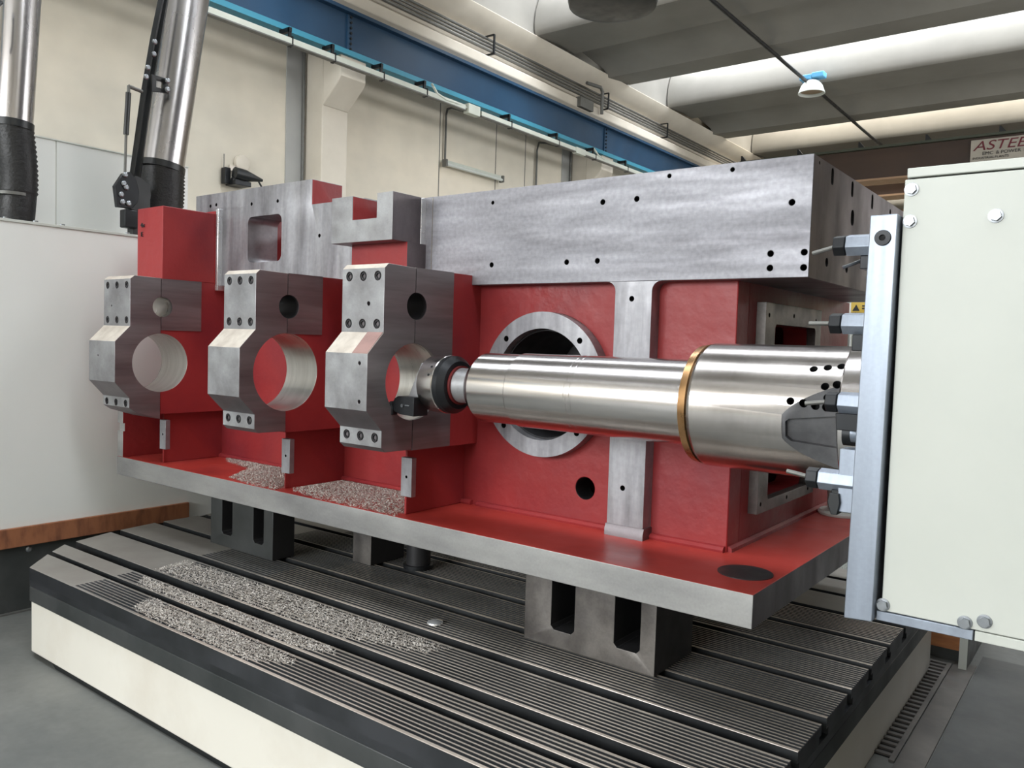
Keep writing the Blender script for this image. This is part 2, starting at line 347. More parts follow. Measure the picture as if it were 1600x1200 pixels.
# pipes running along the edge beam
for i, (x, z, r) in enumerate(((-5.66, 4.695, .017), (-5.70, 4.755, .014), (-5.72, 4.80, .014), (-5.74, 4.85, .015))):
    t = ('lowest', 'second lowest', 'second highest', 'topmost')[i]
    part('conduit_pipe', G().cyl((x, -2, z), (x, 14.2, z), r, n=10), 'galv', label=t+' grey conduit pipe of the bundle along the edge beam', cat='pipe', group='conduit pipes along the edge beam')
for q_, y in zip(('nearest', 'second nearest', 'middle', 'second furthest', 'furthest'), (3.2, 5.0, 6.9, 9.3, 11)):
    part('pipe_clamp', G().box(-5.80, -5.635, y-.012, y+.012, 4.665, 4.68).box(-5.645, -5.632, y-.012, y+.012, 4.67, 4.875).box(-5.8, -5.635, y-.012, y+.012, 4.868, 4.88), 'blackm', label=q_+' dark bracket clamping the conduit pipes to the edge beam', cat='bracket', group='pipe brackets on the edge beam')
part('conduit_drop', G().tube([(-5.6, 8.7, 4.84), (-5.55, 8.95, 4.84), (-5.55, 9.0, 4.80), (-5.55, 9.0, 4.52)], .022, 10).box(-5.62, -5.55, 8.5, 8.8, 4.5, 4.62), 'galv', label='bent grey conduit dropping from the pipe bundle to the crane beam', cat='pipe')

# wall lamp and conduits
wlp = empty('wall_lamp', (-5.98, 6.99, 3.46), 'long fluorescent batten lamp mounted on the left wall below the crane beam', 'lamp')
part('housing', G().box(-5.99, -5.94, 6.5, 7.49, 3.475, 3.505), 'rail', wlp, bevel=.004)
part('tube', G().cyl((-5.93, 6.52, 3.455), (-5.93, 7.47, 3.455), .017, n=12), 'white', wlp)
for y in (6.5, 7.48): part('end_cap', G().box(-5.97, -5.91, y-.012, y+.012, 3.43, 3.505), 'galv', wlp)
part('wall_conduit', G().tube([(-5.97, 6.53, 3.5), (-5.97, 6.53, 3.98), (-5.97, 6.55, 4.05), (-5.97, 6.62, 4.08), (-5.97, 6.85, 4.09)], .012, 8), 'galv', label='thin grey conduit rising from the wall lamp', cat='pipe')
part('wall_conduit', G().tube([(-5.97, 8.2, 2.4), (-5.97, 8.2, 3.95), (-5.97, 8.24, 4.05), (-5.97, 8.4, 4.08), (-5.97, 8.8, 4.10)], .013, 8), 'galv', label='grey conduit with a bend on the wall right of the wall lamp', cat='pipe')
part('wall_conduit', G().tube([(-5.97, 9.3, 2.4), (-5.97, 9.3, 4.09)], .016, 8), 'galv', label='straight vertical conduit furthest right on the left wall', cat='pipe')
# siren and disc on the wall
sr = empty('wall_speaker', (-5.95, 4.0, 2.82), 'dark horn-shaped device on a wall bracket above the steel plate', 'speaker')
part('bracket', G().box(-5.99, -5.93, 3.86, 3.91, 2.80, 2.93).box(-5.99, -5.85, 3.90, 4.05, 2.79, 2.83), 'blackm', sr, bevel=.004)
part('horn', G().lathe([(0, .02), (.01, .05), (.10, .05), (.20, .026), (.26, .012)], (-5.88, 3.90, 2.885), (.1, 1, -.08), 20), 'black', sr)
part('motor', G().lathe([(0, .02), (.01, .035), (.12, .035), (.13, .015)], (-5.9, 3.9, 2.83), (.1, 1, 0), 16), 'blackm', sr)
part('cable', G().tube([(-5.86, 4.12, 2.86), (-5.86, 4.15, 2.82), (-5.86, 4.18, 2.78)], .008, 6), 'black', sr)
part('aerial', G().cyl((-5.97, 3.872, 2.9), (-5.97, 3.872, 3.04), .004, n=6), 'galv', sr)
part('junction_plate', G().box(-5.99, -5.98, 3.93, 4.02, 2.92, 2.965), 'creamstain', sr)
part('wall_disc', G().lathe([(0, .05), (.0, .068), (.03, .066), (.036, .05), (.036, 0)], (-5.995, 4.047, 3.0), (1, 0, 0), 28), 'pillar', label='round cream disc cover on the wall above the dark horn device', cat='cover')

# ceiling pipe and lamps
part('ceiling_pipe', G().cyl((-3.48, 1, 5.0), (-3.48, 15.5, 5.0), .022, n=8), 'blackm', label='thin dark pipe running lengthwise under the roof ribs', cat='pipe')
hl = empty('high_bay_lamp', (-3.43, 10.6, 4.83), 'high bay lamp with light blue housing under the white roof rib', 'lamp')
part('shade', G().lathe([(0, .05), (.02, .09), (.07, .13), (.14, .155), (.165, .165), (.17, .158), (.14, .145), (.09, .12)], (-3.43, 10.6, 5.02), (0, 0, -1), 32), 'white', hl, label='white bell shade')
part('reflector', G().lathe([(0, .15), (.02, .08), (.025, 0)], (-3.43, 10.6, 4.885), (0, 0, 1), 32), 'lampglass', hl, label='amber reflector')
part('housing', G().box(-3.57, -3.42, 10.53, 10.67, 5.02, 5.085).box(-3.42, -3.27, 10.53, 10.67, 5.03, 5.10), 'lampblue', hl, bevel=.01, label='light blue housing')
hb = empty('high_bay_lamp', (-3.33, 5.5, 4.17), 'black round high bay lamp cut off by the top of the picture', 'lamp')
part('shade', G().lathe([(0, .0), (.0, .27), (.02, .335), (.06, .345), (.16, .28), (.34, .12), (.36, .1)], (-3.33, 5.5, 4.17), (0, 0, 1), 40), 'black', hb)
part('stem', G().cyl((-3.33, 5.5, 4.5), (-3.33, 5.5, 5.06), .02, n=8), 'blackm', hb)

# bridge crane
bc = empty('bridge_crane', (-1, 13.9, 4.25), 'dark brown double-girder bridge crane spanning the far end of the hall', 'crane')
part('front_girder', G().box(-5.5, 5.2, 13.5, 13.8, 4.28, 4.74), 'brown', bc)
part('rear_girder', G().box(-5.5, 5.2, 14.6, 14.9, 4.22, 4.70), 'brown', bc)
part('lower_flange', G().box(-5.5, 5.2, 13.44, 13.86, 4.25, 4.28), 'brownlight', bc, label='tan lower flange edge')
part('lower_flange', G().box(-5.5, 5.2, 14.54, 14.96, 4.19, 4.22), 'brownlight', bc)
part('upper_flange', G().box(-5.5, 5.2, 13.42, 13.88, 4.735, 4.77), 'greenedge', bc, label='dark green upper flange')
for k in range(12):
    x = -5.48+k*.95
    part('rail_clip', G().prism([(x, 4.77), (x+.09, 4.77), (x+.02, 4.86), (x, 4.86)], 'y', 13.43, 13.5), 'blackm', bc)
sg = empty('crane_sign', (-1.5, 13.49, 4.3), 'pale rectangular name board with dark red capitals on the brown crane girder', 'sign')
part('board', G().box(-2.03, -.95, 13.47, 13.5, 4.30, 4.70), 'signgrey', sg)
def text(name, body, size, x, y, z, mt, parent, sx=1., shear=0.):
    cu = bpy.data.curves.new(name, 'FONT'); cu.body = body; cu.size = size*K; cu.extrude = .002; cu.shear = shear
    t = bpy.data.objects.new('tmp', cu); COL.objects.link(t)
    dg = bpy.context.evaluated_depsgraph_get(); me = bpy.data.meshes.new_from_object(t.evaluated_get(dg)); bpy.data.objects.remove(t)
    me.materials.clear(); me.materials.append(M[mt])
    me.transform(Matrix.Rotation(PI/2, 4, 'X') @ Matrix.Scale(sx, 4, (1, 0, 0)))
    o = bpy.data.objects.new(name, me); COL.objects.link(o); place(o, parent, T((x, y, z))); return o
text('lettering', 'ASTEEL', .19, -2.0, 13.465, 4.545, 'inkred', sg, 1.25, .25)
for wd, x_ in (('EMC', -1.88), ('&', -1.71), ('POWER', -1.65), ('SYSTEMS', -1.37)): text('small_lettering', wd, .065, x_, 13.465, 4.475, 'ink', sg, 1.1)
for wd, x_ in (('INDUSTRIAL', -2.0), ('PLANTS', -1.72)): text('small_lettering', wd, .045, x_, 13.465, 4.42, 'ink', sg, 1.1)
text('small_lettering', 'CE', .05, -1.87, 13.465, 4.355, 'ink', sg)

# floor fittings right of the table
gr = empty('drain_grate', (-.41, 2.4, .64), 'slotted steel drain grate in the floor beside the table skirt', 'grate')
part('channel', G().box(-.45, -.385, 2.02, 2.76, .6405, .6415), 'hole', gr)  # flat black sheet stands for the shaded depth below the bars
part('side_rail', G().box(-.455, -.440, 2.0, 2.76, .6405, .646).box(-.396, -.384, 2.0, 2.76, .6405, .646), 'floorplate', gr)
bar_me = proto('bar', G().box(-.024, .024, -.0065, .0065, -.0025, .0025), 'floorplate')
for k in range(25):
    inst('bar', bar_me, (-.418, 2.03+k*.030, .6435), gr)
part('floor_plate', G().box(-.382, -.323, 1.6, 2.8, .6405, .6435), 'floorplate', label='narrow steel floor plate running beside the drain grate', cat='plate', bevel=.0008)
part('floor_plate', G().box(-.320, .9, 1.3, 2.9, .6405, .643), 'darkfloor', label='wide grey floor plate under the white enclosure', cat='plate', bevel=.0008)
part('guard_panel', G().box(-.364, -.342, 2.735, 3.10, .6405, .80, 0, right=1), ['white', 'black'], label='white upright guard panel standing edge-on behind the drain grate', cat='panel')
part('wooden_board', G().box(-.60, -.366, 2.78, 2.80, .682, .727), 'wood', label='orange wooden board fixed behind the table beside the white guard panel', cat='board')
part('steel_sheet', G().box(-.60, -.366, 2.805, 2.815, .6405, .80), 'apron2', label='dark steel sheet standing behind the orange wooden board', cat='panel')

# ================================================================== ROTARY TABLE
rt = empty('machine_table', (-1.6, 1.8, .64), 'large T-slotted iron machine table with a cream skirt', 'table')
OUT = [(.99, -2.46), (1.086, -2.57), (1.17, -2.65), (1.352, -2.71), (1.5, -2.735), (2.66, -2.735)]
def xl(y):
    for (a, xa), (b, xb) in zip(OUT, OUT[1:]):
        if y <= b: return xa+(xb-xa)*(y-a)/(b-a)
    return -2.735
def outline(off=0., xr=-.415):
    return [(xr, .99)]+[(xr, 2.66)]+[(x, y) for y, x in OUT[::-1]]
part('lower_slab', G().prism(outline(), 'z', .803, .846), 'apron2', rt, bevel=.002)
part('upper_slab', G().prism(outline(), 'z', .847, .864), 'apron', rt)
ins = .004; insr = .013
part('skirt', G().prism([(x+(ins if x < -1 else -insr), y+(ins if y < 1 else -ins if y > 2.6 else 0)) for x, y in outline()], 'z', .656, .803), 'whiteband', rt, bevel=.003, label='cream enamelled skirt')
part('base', G().prism([(-.45, 1.0), (-.45, 2.62), (-2.6, 2.62), (-2.66, 1.5), (-2.40, 1.02), (-2.32, 1.0)], 'z', .6402, .657), 'black', rt)  # black plinth set nearly flush to draw the shadow gap under the skirt
part('base_wall', G().box(-.440, -.432, 1.3, 2.65, .6405, .66), 'whiteband', rt)
edges = [.99, (1.085, 1.107), (1.170, 1.210), (1.345, 1.381), (1.515, 1.547), (1.683, 1.714), (1.850, 1.876), (2.016, 2.044), (2.186, 2.212), (2.353, 2.378), (2.52, 2.545), 2.66]
def strip_profile(y0, y1, groove, n=None):
    zt = .9
    top = []
    if groove:
        n = max(3, int(round((y1-y0-.012)/.0118)))
        p = (y1-y0-.012)/n
        top.append((y0, zt-.0008)); top.append((y0+.001, zt))
        for i in range(n):
            c = y0+.006+p*(i+.5)
            top += [(c-.0040, zt), (c-.0037, zt-.0030), (c+.0037, zt-.0030), (c+.0040, zt)]
        top += [(y1-.001, zt), (y1, zt-.0008)]
    else:
        top = [(y0, zt-.0008), (y0+.001, zt), (y1-.001, zt), (y1, zt-.0008)]
    a = .0 if y0 < 1. else .013; b = .0 if y1 > 2.65 else .013
    return top+[(y1, .879), (y1-b, .879), (y1-b, .864), (y0+a, .864), (y0+a, .879), (y0, .879)]
def strip(y0, y1, i):
    g = G()
    xs_ = -2.20+.05*math.sin(i*1.7)
    for groove, x0, x1 in ((False, None, xs_), (1, xs_, xs_+.32), (2, xs_+.32, -.415)) if y0 < 2.1 else ((False, None, -.415),):
        pr = strip_profile(y0, y1, groove); n = len(pr)
        pr0 = [(a_, max(b_, .8996) if (groove == 1 and b_ > .896) else b_) for a_, b_ in pr]
        vs = [((xl(q[0]) if x0 is None else x0), q[0], q[1]) for q in pr0]+[(x1, q[0], q[1]) for q in pr]
        fs = [list(range(n)), [n+i for i in range(n)][::-1]]+[[i, n+i, n+(i+1) % n, (i+1) % n] for i in range(n)]
        ms = []
        for f in fs:
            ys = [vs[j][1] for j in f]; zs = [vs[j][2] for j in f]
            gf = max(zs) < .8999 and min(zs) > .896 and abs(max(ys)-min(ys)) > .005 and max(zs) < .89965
            if min(ys) > .995 and max(ys)-min(ys) < 1e-6 and max(zs) < .8998 and min(zs) < .8965: ms.append(2); continue  # slot walls darkened to paint in the shade of the slots
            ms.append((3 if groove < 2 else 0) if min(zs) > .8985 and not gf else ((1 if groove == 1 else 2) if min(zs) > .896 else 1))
        g.add(vs, fs, ms)
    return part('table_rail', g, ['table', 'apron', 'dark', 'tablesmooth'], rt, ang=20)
ys = [.99]
for e in edges[1:-1]: ys += [e[0], e[1]]
ys.append(2.66)
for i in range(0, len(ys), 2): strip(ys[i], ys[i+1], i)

# ------------------------------------------------------------------ riser blocks
def riser(x0, x1, y0, y1, slots, label, mt='block'):
    cut = G()
    for a, b in slots:
        c = .008
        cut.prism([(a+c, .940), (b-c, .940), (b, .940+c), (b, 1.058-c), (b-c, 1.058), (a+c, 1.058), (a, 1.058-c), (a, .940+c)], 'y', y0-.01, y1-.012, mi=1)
    part('riser_block', G().box(x0, x1, y0, y1, .9005, 1.0825, 0, right=1), [mt, 'blockdark'], cut=cut, bevel=.0012, label=label, cat='block', group='iron riser blocks under the casting', base=True)  # right face and slots darker, their shade painted in
riser(-1.082, -.747, 1.495, 1.675, [(-1.008, -.946), (-.845, -.783)], 'iron riser block with two tall slots under the right half of the red casting')
riser(-2.355, -2.027, 1.495, 1.575, [(-2.292, -2.236), (-2.125, -2.073)], 'iron riser block with two tall slots under the left half of the red casting', 'apron2')  # darker iron paints in the shade the left block stands in
part('riser_block', G().box(-1.855, -1.775, 1.66, 1.80, .9005, 1.0825, 0, right=1), ['block', 'blockdark'], bevel=.0015, label='small plain riser block in the shade beneath the middle of the casting', cat='block', group='iron riser blocks under the casting', base=True)  # right face darker here too, as painted shade
jk = empty('jack_cylinder', (-1.665, 1.75, .9005), 'round steel jack standing under the middle of the casting', 'jack')
part('body', G().cyl((-1.665, 1.75, .903), (-1.665, 1.75, 1.0825), .036, n=32), 'blockdark', jk)
part('base', G().cyl((-1.665, 1.75, .9005), (-1.665, 1.75, .912), .045, n=32), 'blackm', jk)
part('drain_plug', G().lathe([(0, .02), (.003, .019), (.006, .012), (.008, 0)], (-1.30, 1.43, .9005), (0, 0, 1), 18), 'chrometip', label='small puddle of coolant beads on the ribbed table near the riser block', cat='droplets')  # shiny domed disc drawn as a small coolant puddle

# ================================================================== CASTING
CY, CZ = 1.407, 1.480
mc = empty('machine_casting', (-1.65, 1.9, 1.083), 'huge red-painted machine casting with milled steel faces on riser blocks', 'casting')
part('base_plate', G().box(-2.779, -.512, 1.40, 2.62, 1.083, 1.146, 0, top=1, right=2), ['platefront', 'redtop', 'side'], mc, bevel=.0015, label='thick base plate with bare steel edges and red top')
part('machined_spot', G().cyl((-.578, 1.53, 1.1455), (-.578, 1.53, 1.1475), .053, n=40), 'blockdark', mc, label='round bare grey spot')
PX = -.668
# body shell
cut = G().cyl((-1.147, 1.5, 1.481), (-1.147, 1.9, 1.481), .137, n=64, mi=1).cyl((-1.03, 1.5, 1.236), (-1.03, 2.0, 1.236), .027, n=32, mi=1)
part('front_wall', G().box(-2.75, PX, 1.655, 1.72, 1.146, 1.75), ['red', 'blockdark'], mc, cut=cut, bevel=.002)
part('side_wall', G().box(PX-.06, PX, 1.72, 2.5, 1.146, 1.727), ['red', 'red'], mc, cut=G().prism(rrect(1.826, 2.12, 1.24, 1.641, .02), 'x', PX-.2, PX+.1, mi=1))
part('rear_wall', G().box(-2.75, PX-.06, 2.44, 2.5, 1.146, 1.75), 'red', mc)
part('left_wall', G().box(-2.75, -2.70, 1.72, 2.44, 1.146, 1.75), 'red', mc)
part('inner_web', G().box(-1.0, -.97, 1.72, 2.44, 1.146, 1.727), 'red', mc)
part('inner_web', G().box(PX-.33, PX-.06, 1.98, 2.01, 1.146, 1.727), 'red', mc)
part('weld_bead', G().tube([(-2.74, 1.652, 1.149), (-1.38, 1.652, 1.149)], .010, 8).tube([(-1.36, 1.652, 1.149), (-.672, 1.652, 1.149)], .010, 8).tube([(-.668, 1.66, 1.149), (-.668, 2.5, 1.149)], .010, 8), 'red', mc)
# strap with flared top
sx0, sx1, R = -.944, -.851, .022
prof = [(sx0, 1.172), (sx1, 1.172)]+[(sx1+R-R*math.cos(a), 1.727-R+R*math.sin(a)) for a in [PI/2*i/6 for i in range(7)]]+[(sx0-R+R*math.cos(a), 1.727-R+R*math.sin(a)) for a in [PI/2*i/6 for i in range(6, -1, -1)]]
hc = G()
for x, z in ((-.901, 1.688), (-.906, 1.258)): hc.cyl((x, 1.55, z), (x, 1.645, z), .0062, n=16, mi=1)
part('strap', G().prism(prof, 'y', 1.617, 1.656), ['milledv', 'hole'], mc, cut=hc, bevel=.001, label='bare steel vertical strap')
part('strap_foot', G().prism([(1.612, 1.146), (1.656, 1.146), (1.656, 1.172), (1.617, 1.172), (1.612, 1.160)], 'x', sx0-.003, sx1+.003), ['side'], mc)
# upper block
front_holes = [(-.986, 1.91), (-.898, 1.91), (-1.311, 1.934), (-.82, 1.953), (-.677, 1.952), (-.551, 1.875), (-.589, 1.776), (-.522, 1.776), (-.589, 1.747), (-.522, 1.746), (-1.08, 1.776), (-.995, 1.776), (-1.309, 1.777)]
hc = G()
for i, (x, z) in enumerate(front_holes):
    r = .0062 if i not in (2, 3, 4) else .0045
    hc.cyl((x, 1.55, z), (x, 1.65, z), r, n=14, mi=2)
for y, z, r, sl in ((1.742, 1.944, .008, 1), (1.892, 1.943, .008, 1), (2.065, 1.942, .008, 1), (2.245, 1.943, .008, 0), (1.904, 1.882, .012, 1), (1.732, 1.767, .009, 0), (1.879, 1.767, .009, 0), (2.06, 1.765, .009, 0), (1.653, 1.955, .003, 0)):
    if sl: hc.prism(rrect(y-r, y+r, z-.017, z+.017, r*.95), 'x', -.56, -.45, mi=2)
    else: hc.cyl((-.56, y, z), (-.45, y, z), r, n=16, mi=2)
part('upper_block', G().prism([(-1.60, 1.745), (-1.42, 1.745), (-1.42, 1.727), (-.512, 1.727), (-.512, 1.966), (-1.60, 1.966)], 'y', 1.617, 2.45, 0, cap0=0, sidemi=[1, 1, 1, 1, 0, 1]), ['milled', 'side', 'hole'], mc, cut=hc, bevel=.0012, label='long bare steel upper block with bolt holes')
part('painted_lug', G().box(-1.46, -1.425, 1.640, 1.66, 1.724, 1.745).box(-1.60, -1.42, 1.630, 1.72, 1.70, 1.745), 'red', mc)
# left upper plate
hc = G().prism(rrect(-2.352, -2.172, 1.818, 1.968, .022), 'y', 1.5, 1.76, mi=0)
for x, z in ((-2.333, 2.01), (-2.194, 2.009), (-2.571, 2.021), (-2.536, 2.023), (-1.986, 1.888)): hc.cyl((x, 1.55, z), (x, 1.64, z), .0058, n=14, mi=2)
part('left_upper_plate', G().prism([(-2.66, 2.0), (-2.503, 2.0), (-2.503, 1.745), (-1.785, 1.745), (-1.785, 1.985), (-2.024, 1.985), (-2.024, 2.062), (-2.66, 2.062)], 'y', 1.617, 1.735, 0), ['milledv', 'side', 'hole'], mc, cut=hc, bevel=.0012, label='bare steel upper plate with a rounded window')
part('painted_step', G().box(-2.026, -2.0215, 1.6185, 1.733, 1.985, 2.060), 'red', mc, label='red painted step face')
part('left_upper_body', G().box(-2.72, -1.60, 1.80, 2.45, 1.745, 1.93), 'red', mc)
part('window_lining', G().box(-2.40, -2.13, 1.736, 1.81, 1.79, 1.80).box(-2.40, -2.36, 1.736, 1.81, 1.80, 1.985).box(-2.165, -2.13, 1.736, 1.81, 1.80, 1.985), 'red', mc)
part('bridge_web', G().box(-1.80, -1.59, 1.60, 1.80, 1.745, 1.895), 'milledv', mc)
part('bright_edge_strip', G().box(-2.514, -2.498, 1.600, 1.64, 1.727, 2.006), 'chrometip', mc, bevel=.003, label='thin bright machined edge beside the red tower')
# T block and neck
part('forked_block', G().prism([(-1.785, 1.839), (-1.545, 1.839), (-1.545, 1.964), (-1.605, 1.964), (-1.605, 1.899), (-1.70, 1.899), (-1.70, 1.964), (-1.785, 1.964)], 'y', 1.495, 1.63, 0, sidemi=[1, 1, 0, 1, 0, 1, 0, 1]), ['cap', 'side'], mc, bevel=.001, label='bright steel block with a square notch on top')
part('painted_notch', G().box(-1.7005, -1.698, 1.497, 1.628, 1.9, 1.962), 'red', mc, label='red painted notch side')
R2 = .018
part('neck', G().prism([(-1.757, 1.745), (-1.54, 1.745), (-1.54, 1.839), (-1.757, 1.839)], 'y', 1.546, 1.62, 0, sidemi=[0, 1, 0, 0]), ['red', 'side'], mc, label='recessed red neck below the notched block')
part('fillet_strip', G().box(-1.547, -1.5435, 1.600, 1.620, 1.745, 1.963), 'chrometip', mc, bevel=.001)  # bright strip painted in for the highlight on the fillet
part('fillet_strip', G().box(-1.5185, -1.5165, 1.6155, 1.620, 1.745, 1.963), 'bore', mc)  # second thin strip for the fillet's highlight line
# ring flange
rf = part('ring_flange', G().lathe([(0, .137), (0, .178), (.036, .178), (.036, .137)], (-1.147, 1.620, 1.481), (0, 1, 0), 96, close=True), ['milledv', 'hole'], mc,
          cut=(lambda g: [g.cyl((-1.147+.155*math.cos(a), 1.55, 1.481+.155*math.sin(a)), (-1.147+.155*math.cos(a), 1.64, 1.481+.155*math.sin(a)), .0075, n=16, mi=1) for a in (PI/4, 3*PI/4, 5*PI/4, 7*PI/4)] and g)(G()), bevel=.001, label='bare steel ring flange around a dark opening')
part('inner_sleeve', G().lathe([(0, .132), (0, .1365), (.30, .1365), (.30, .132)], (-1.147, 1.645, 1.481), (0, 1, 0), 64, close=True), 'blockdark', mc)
part('inner_rim', G().lathe([(0, .10), (0, .1315), (.02, .1315), (.02, .10)], (-1.147, 1.90, 1.481), (0, 1, 0), 64, close=True), 'milledv', mc)
# ribs and pads on the plate
for i, (xc, w2) in enumerate(((-2.527, .018), (-1.878, .018), (-1.403, .018))):
    part('rib', G().box(xc-w2, (-2.550, -1.899, -1.414)[i], 1.437, 1.66, 1.146, 1.32), 'red', mc, bevel=.002)
    part('rib_pad', G().box(xc-w2, xc+w2, 1.424, 1.44, 1.194, 1.291), ['milledv', 'hole'], mc, cut=G().cyl((xc, 1.41, 1.243), (xc, 1.435, 1.243), .0035, n=12, mi=1), bevel=.0008, label='small steel pad on a red rib')
part('end_rib', G().prism([(1.402, 1.146), (1.66, 1.146), (1.66, 1.33), (1.402, 1.33), (1.402, 1.262), (1.408, 1.262), (1.408, 1.235), (1.402, 1.235)], 'x', -2.779, -2.744, 0, sidemi=[0, 0, 0, 1, 1, 1, 1, 1], cap1=0), ['red', 'platefront'], mc, bevel=.001)

# arms, caps, bolts
hexn = 6
bolt_g = G().lathe([(-.001, .0093), (-.001, .0050)], (0, 0, 0), (0, 1, 0), 24, mi=0)
def socket_proto():
    g = G(); n = 24
    g.lathe([(.010, .0001), (.010, .0049), (.0005, .0052), (-.0005, .0060), (-.0005, .0088), (.0006, .0096), (.012, .0096)], (0, 0, 0), (0, 1, 0), 24, mi=[1, 1, 0, 0, 0, 0, 0])
    return proto('socket_screw', g, ['sock', 'hole'], 40)
SOCK = socket_proto()
def arm(xl_, xr_, Rb, kind, facing_back, bottom=1.312, top=1.752):
    bore = lambda r, mi: G().cyl((xl_-.05, CY, CZ), (xr_+.05, CY, CZ), r, n=96, mi=mi)
    hz, hr = 1.661, .0325
    small = G().cyl((xl_-.05, CY+.006, hz), (xr_+.05, CY+.006, hz), hr, n=48, mi=1 if kind == 1 else 2)
    part('bearing_arm', G().box(xl_+.003, xr_-.003, CY+.001, 1.66, bottom, top), ['red', 'bore', 'blockdark'], mc, cut=bore(Rb, 1).join(small), bevel=.001)
    f = [(CY+.001, top+.001), (facing_back, top+.001), (facing_back, 1.586 if kind != 3 else 1.314), (CY+.001, 1.586 if kind != 3 else 1.314)]
    part('arm_facing', G().prism(f, 'x', xr_-.010, xr_), ['capside', 'side'], mc, cut=bore(Rb-.0002, 0).join(G().cyl((xl_-.05, CY+.006, hz), (xr_+.05, CY+.006, hz), hr, n=48, mi=1)), label='ground steel facing on a bearing arm')
    # cap
    if kind == 1:
        pr = [(CY-.001, 1.754), (1.318, 1.756), (1.304, 1.745), (1.304, 1.596), (1.2565, 1.547), (1.2565, 1.419), (1.303, 1.368), (1.303, 1.337), (1.325, 1.322), (CY-.001, 1.296)]
    else:
        pr = [(CY-.001, 1.752), (1.316, 1.755), (1.304, 1.744), (1.304, 1.595), (1.2565, 1.546), (1.2565, 1.416), (1.305, 1.368), (1.305, 1.328), (1.318, 1.317), (CY-.001, 1.316)]
    sm = [2, 2, 0, 2, 0, 3, 0, 3, 3, 0]
    cut = G().cyl((xl_-.05, CY, CZ), (xr_+.05, CY, CZ), Rb, n=96, mi=1).join(G().cyl((xl_-.05, CY+.004, hz), (xr_+.05, CY+.004, hz), hr, n=48, mi=3))
    w_ = xr_-xl_
    cols = (xl_+.024, xl_+w_/2, xr_-.023)
    rows = [(1.726, 1.304), (1.615, 1.304), (1.350, 1.304)]
    pos = [(x, y, z) for z, y in rows for x in cols]
    for x, y, z in pos: cut.cyl((x, y-.02, z), (x, y+.004, z), .0112, n=28, mi=3)
    if kind == 1: extra = [(xl_+.05, 1.304, 1.66, .003), (xl_+.06, 1.2565, 1.50, .003)]
    elif kind == 2: extra = []
    else: extra = [(xr_-.052, 1.304, 1.662, .0052), (xr_-.026, 1.2565, 1.524, .0045), (xr_-.025, 1.2565, 1.436, .0045)]
    for x, y, z, r in extra: cut.cyl((x, y-.02, z), (x, y+.012, z), r, n=14, mi=3)
    cp = part('bearing_cap', G().prism(pr, 'x', xl_, xr_, 4, sidemi=sm), ['cap', 'bore', 'creamstain', 'side', 'capside'], mc, cut=cut, bevel=.0008, label=('leftmost', 'middle', 'rightmost and nearest')[kind-1]+' steel bearing cap with socket screws')
    if kind == 3: part('oil_stain', G().prism([(1.3035, 1.5955), (1.2568, 1.5462), (1.2562, 1.5468), (1.3029, 1.5961)], 'x', xr_-.052, xr_-.001), 'pinkstain', cp)
    for x, y, z in pos: inst('socket_screw', SOCK, (x, y+.0015, z), cp)
arm(-1.513, -1.369, .0925, 3, 1.543)
arm(-2.002, -1.857, .1075, 2, 1.528)
arm(-2.680, -2.512, .0950, 1, 1.550)
part('tower', G().box(-2.672, -2.514, 1.411, 1.617, 1.752, 1.988), 'red', mc, bevel=.002, label='square red tower above the leftmost bearing')
part('tower_back', G().box(-2.700, -2.507, 1.600, 1.66, 1.745, 1.998), 'red', mc, bevel=.002)
text('chalk_mark', '4x', .022, -2.648, 1.4085, 1.925, 'ink', mc, 1.2)
text('chalk_mark', 'E', .022, -2.646, 1.4085, 1.895, 'ink', mc, 1.2)
# side frame flange
hc = G().prism(rrect(1.826, 2.12, 1.24, 1.641, .012), 'x', -.70, -.60, mi=0)
for y, z in ((1.785, 1.66), (1.95, 1.665), (2.12, 1.66), (1.79, 1.45), (1.785, 1.235), (1.96, 1.228), (2.12, 1.23)): hc.cyl((-.67, y, z), (-.60, y, z), .005, n=10, mi=1)
part('side_frame', G().box(-.668, -.646, 1.765, 2.165, 1.214, 1.688), ['block', 'hole'], mc, cut=hc, bevel=.001, label='rectangular steel frame round the side opening')

# ------------------------------------------------------------------ things on the base plate
jr = empty('plastic_jar', (-.625, 2.28, 1.146), 'grey plastic jar on a white round lid at the right rear of the red plate', 'jar')
part('foot', G().lathe([(0, .058), (.006, .060), (.012, .055), (.012, 0)], (-.60, 2.27, 1.1465), (0, 0, 1), 32), 'white', jr)
part('jar', G().lathe([(0, .028), (.004, .034), (.05, .036), (.056, .034), (.07, .034), (.07, 0)], (-.605, 2.28, 1.1585), (0, 0, 1), 32), 'clear', jr)

# ================================================================== BORING MACHINE
bm_ = empty('boring_machine', (.1, 1.5, .64), 'horizontal boring machine with white headstock and long polished spindle reaching the bores', 'machine')
spx = lambda prof, mats, name, mi=0, n=96, cut=None, label=None, bevel=0., par=None: part(name, G().lathe([(x, r) for x, r in prof], (0, CY, CZ), (1, 0, 0), n, mi=mi), mats, par or bm_, cut=cut, label=label, bevel=bevel, ang=25)
spx([(-1.163, .050), (-1.160, .060), (-1.138, .0765), (-1.037, .0768), (-1.0365, .0758), (-1.034, .0758), (-1.0335, .0795), (-.885, .0798), (-.884, .0793), (-.880, .0793), (-.879, .0798), (-.872, .0798), (-.871, .0793), (-.868, .0793), (-.867, .0800), (-.62, .0805)], 'bar', 'spindle_bar', label='polished boring spindle')
spx([(-.628, .080), (-.628, .104), (-.626, .1075), (-.6125, .1095), (-.6125, .08)], 'bronze', 'bronze_ring', label='bronze collar')
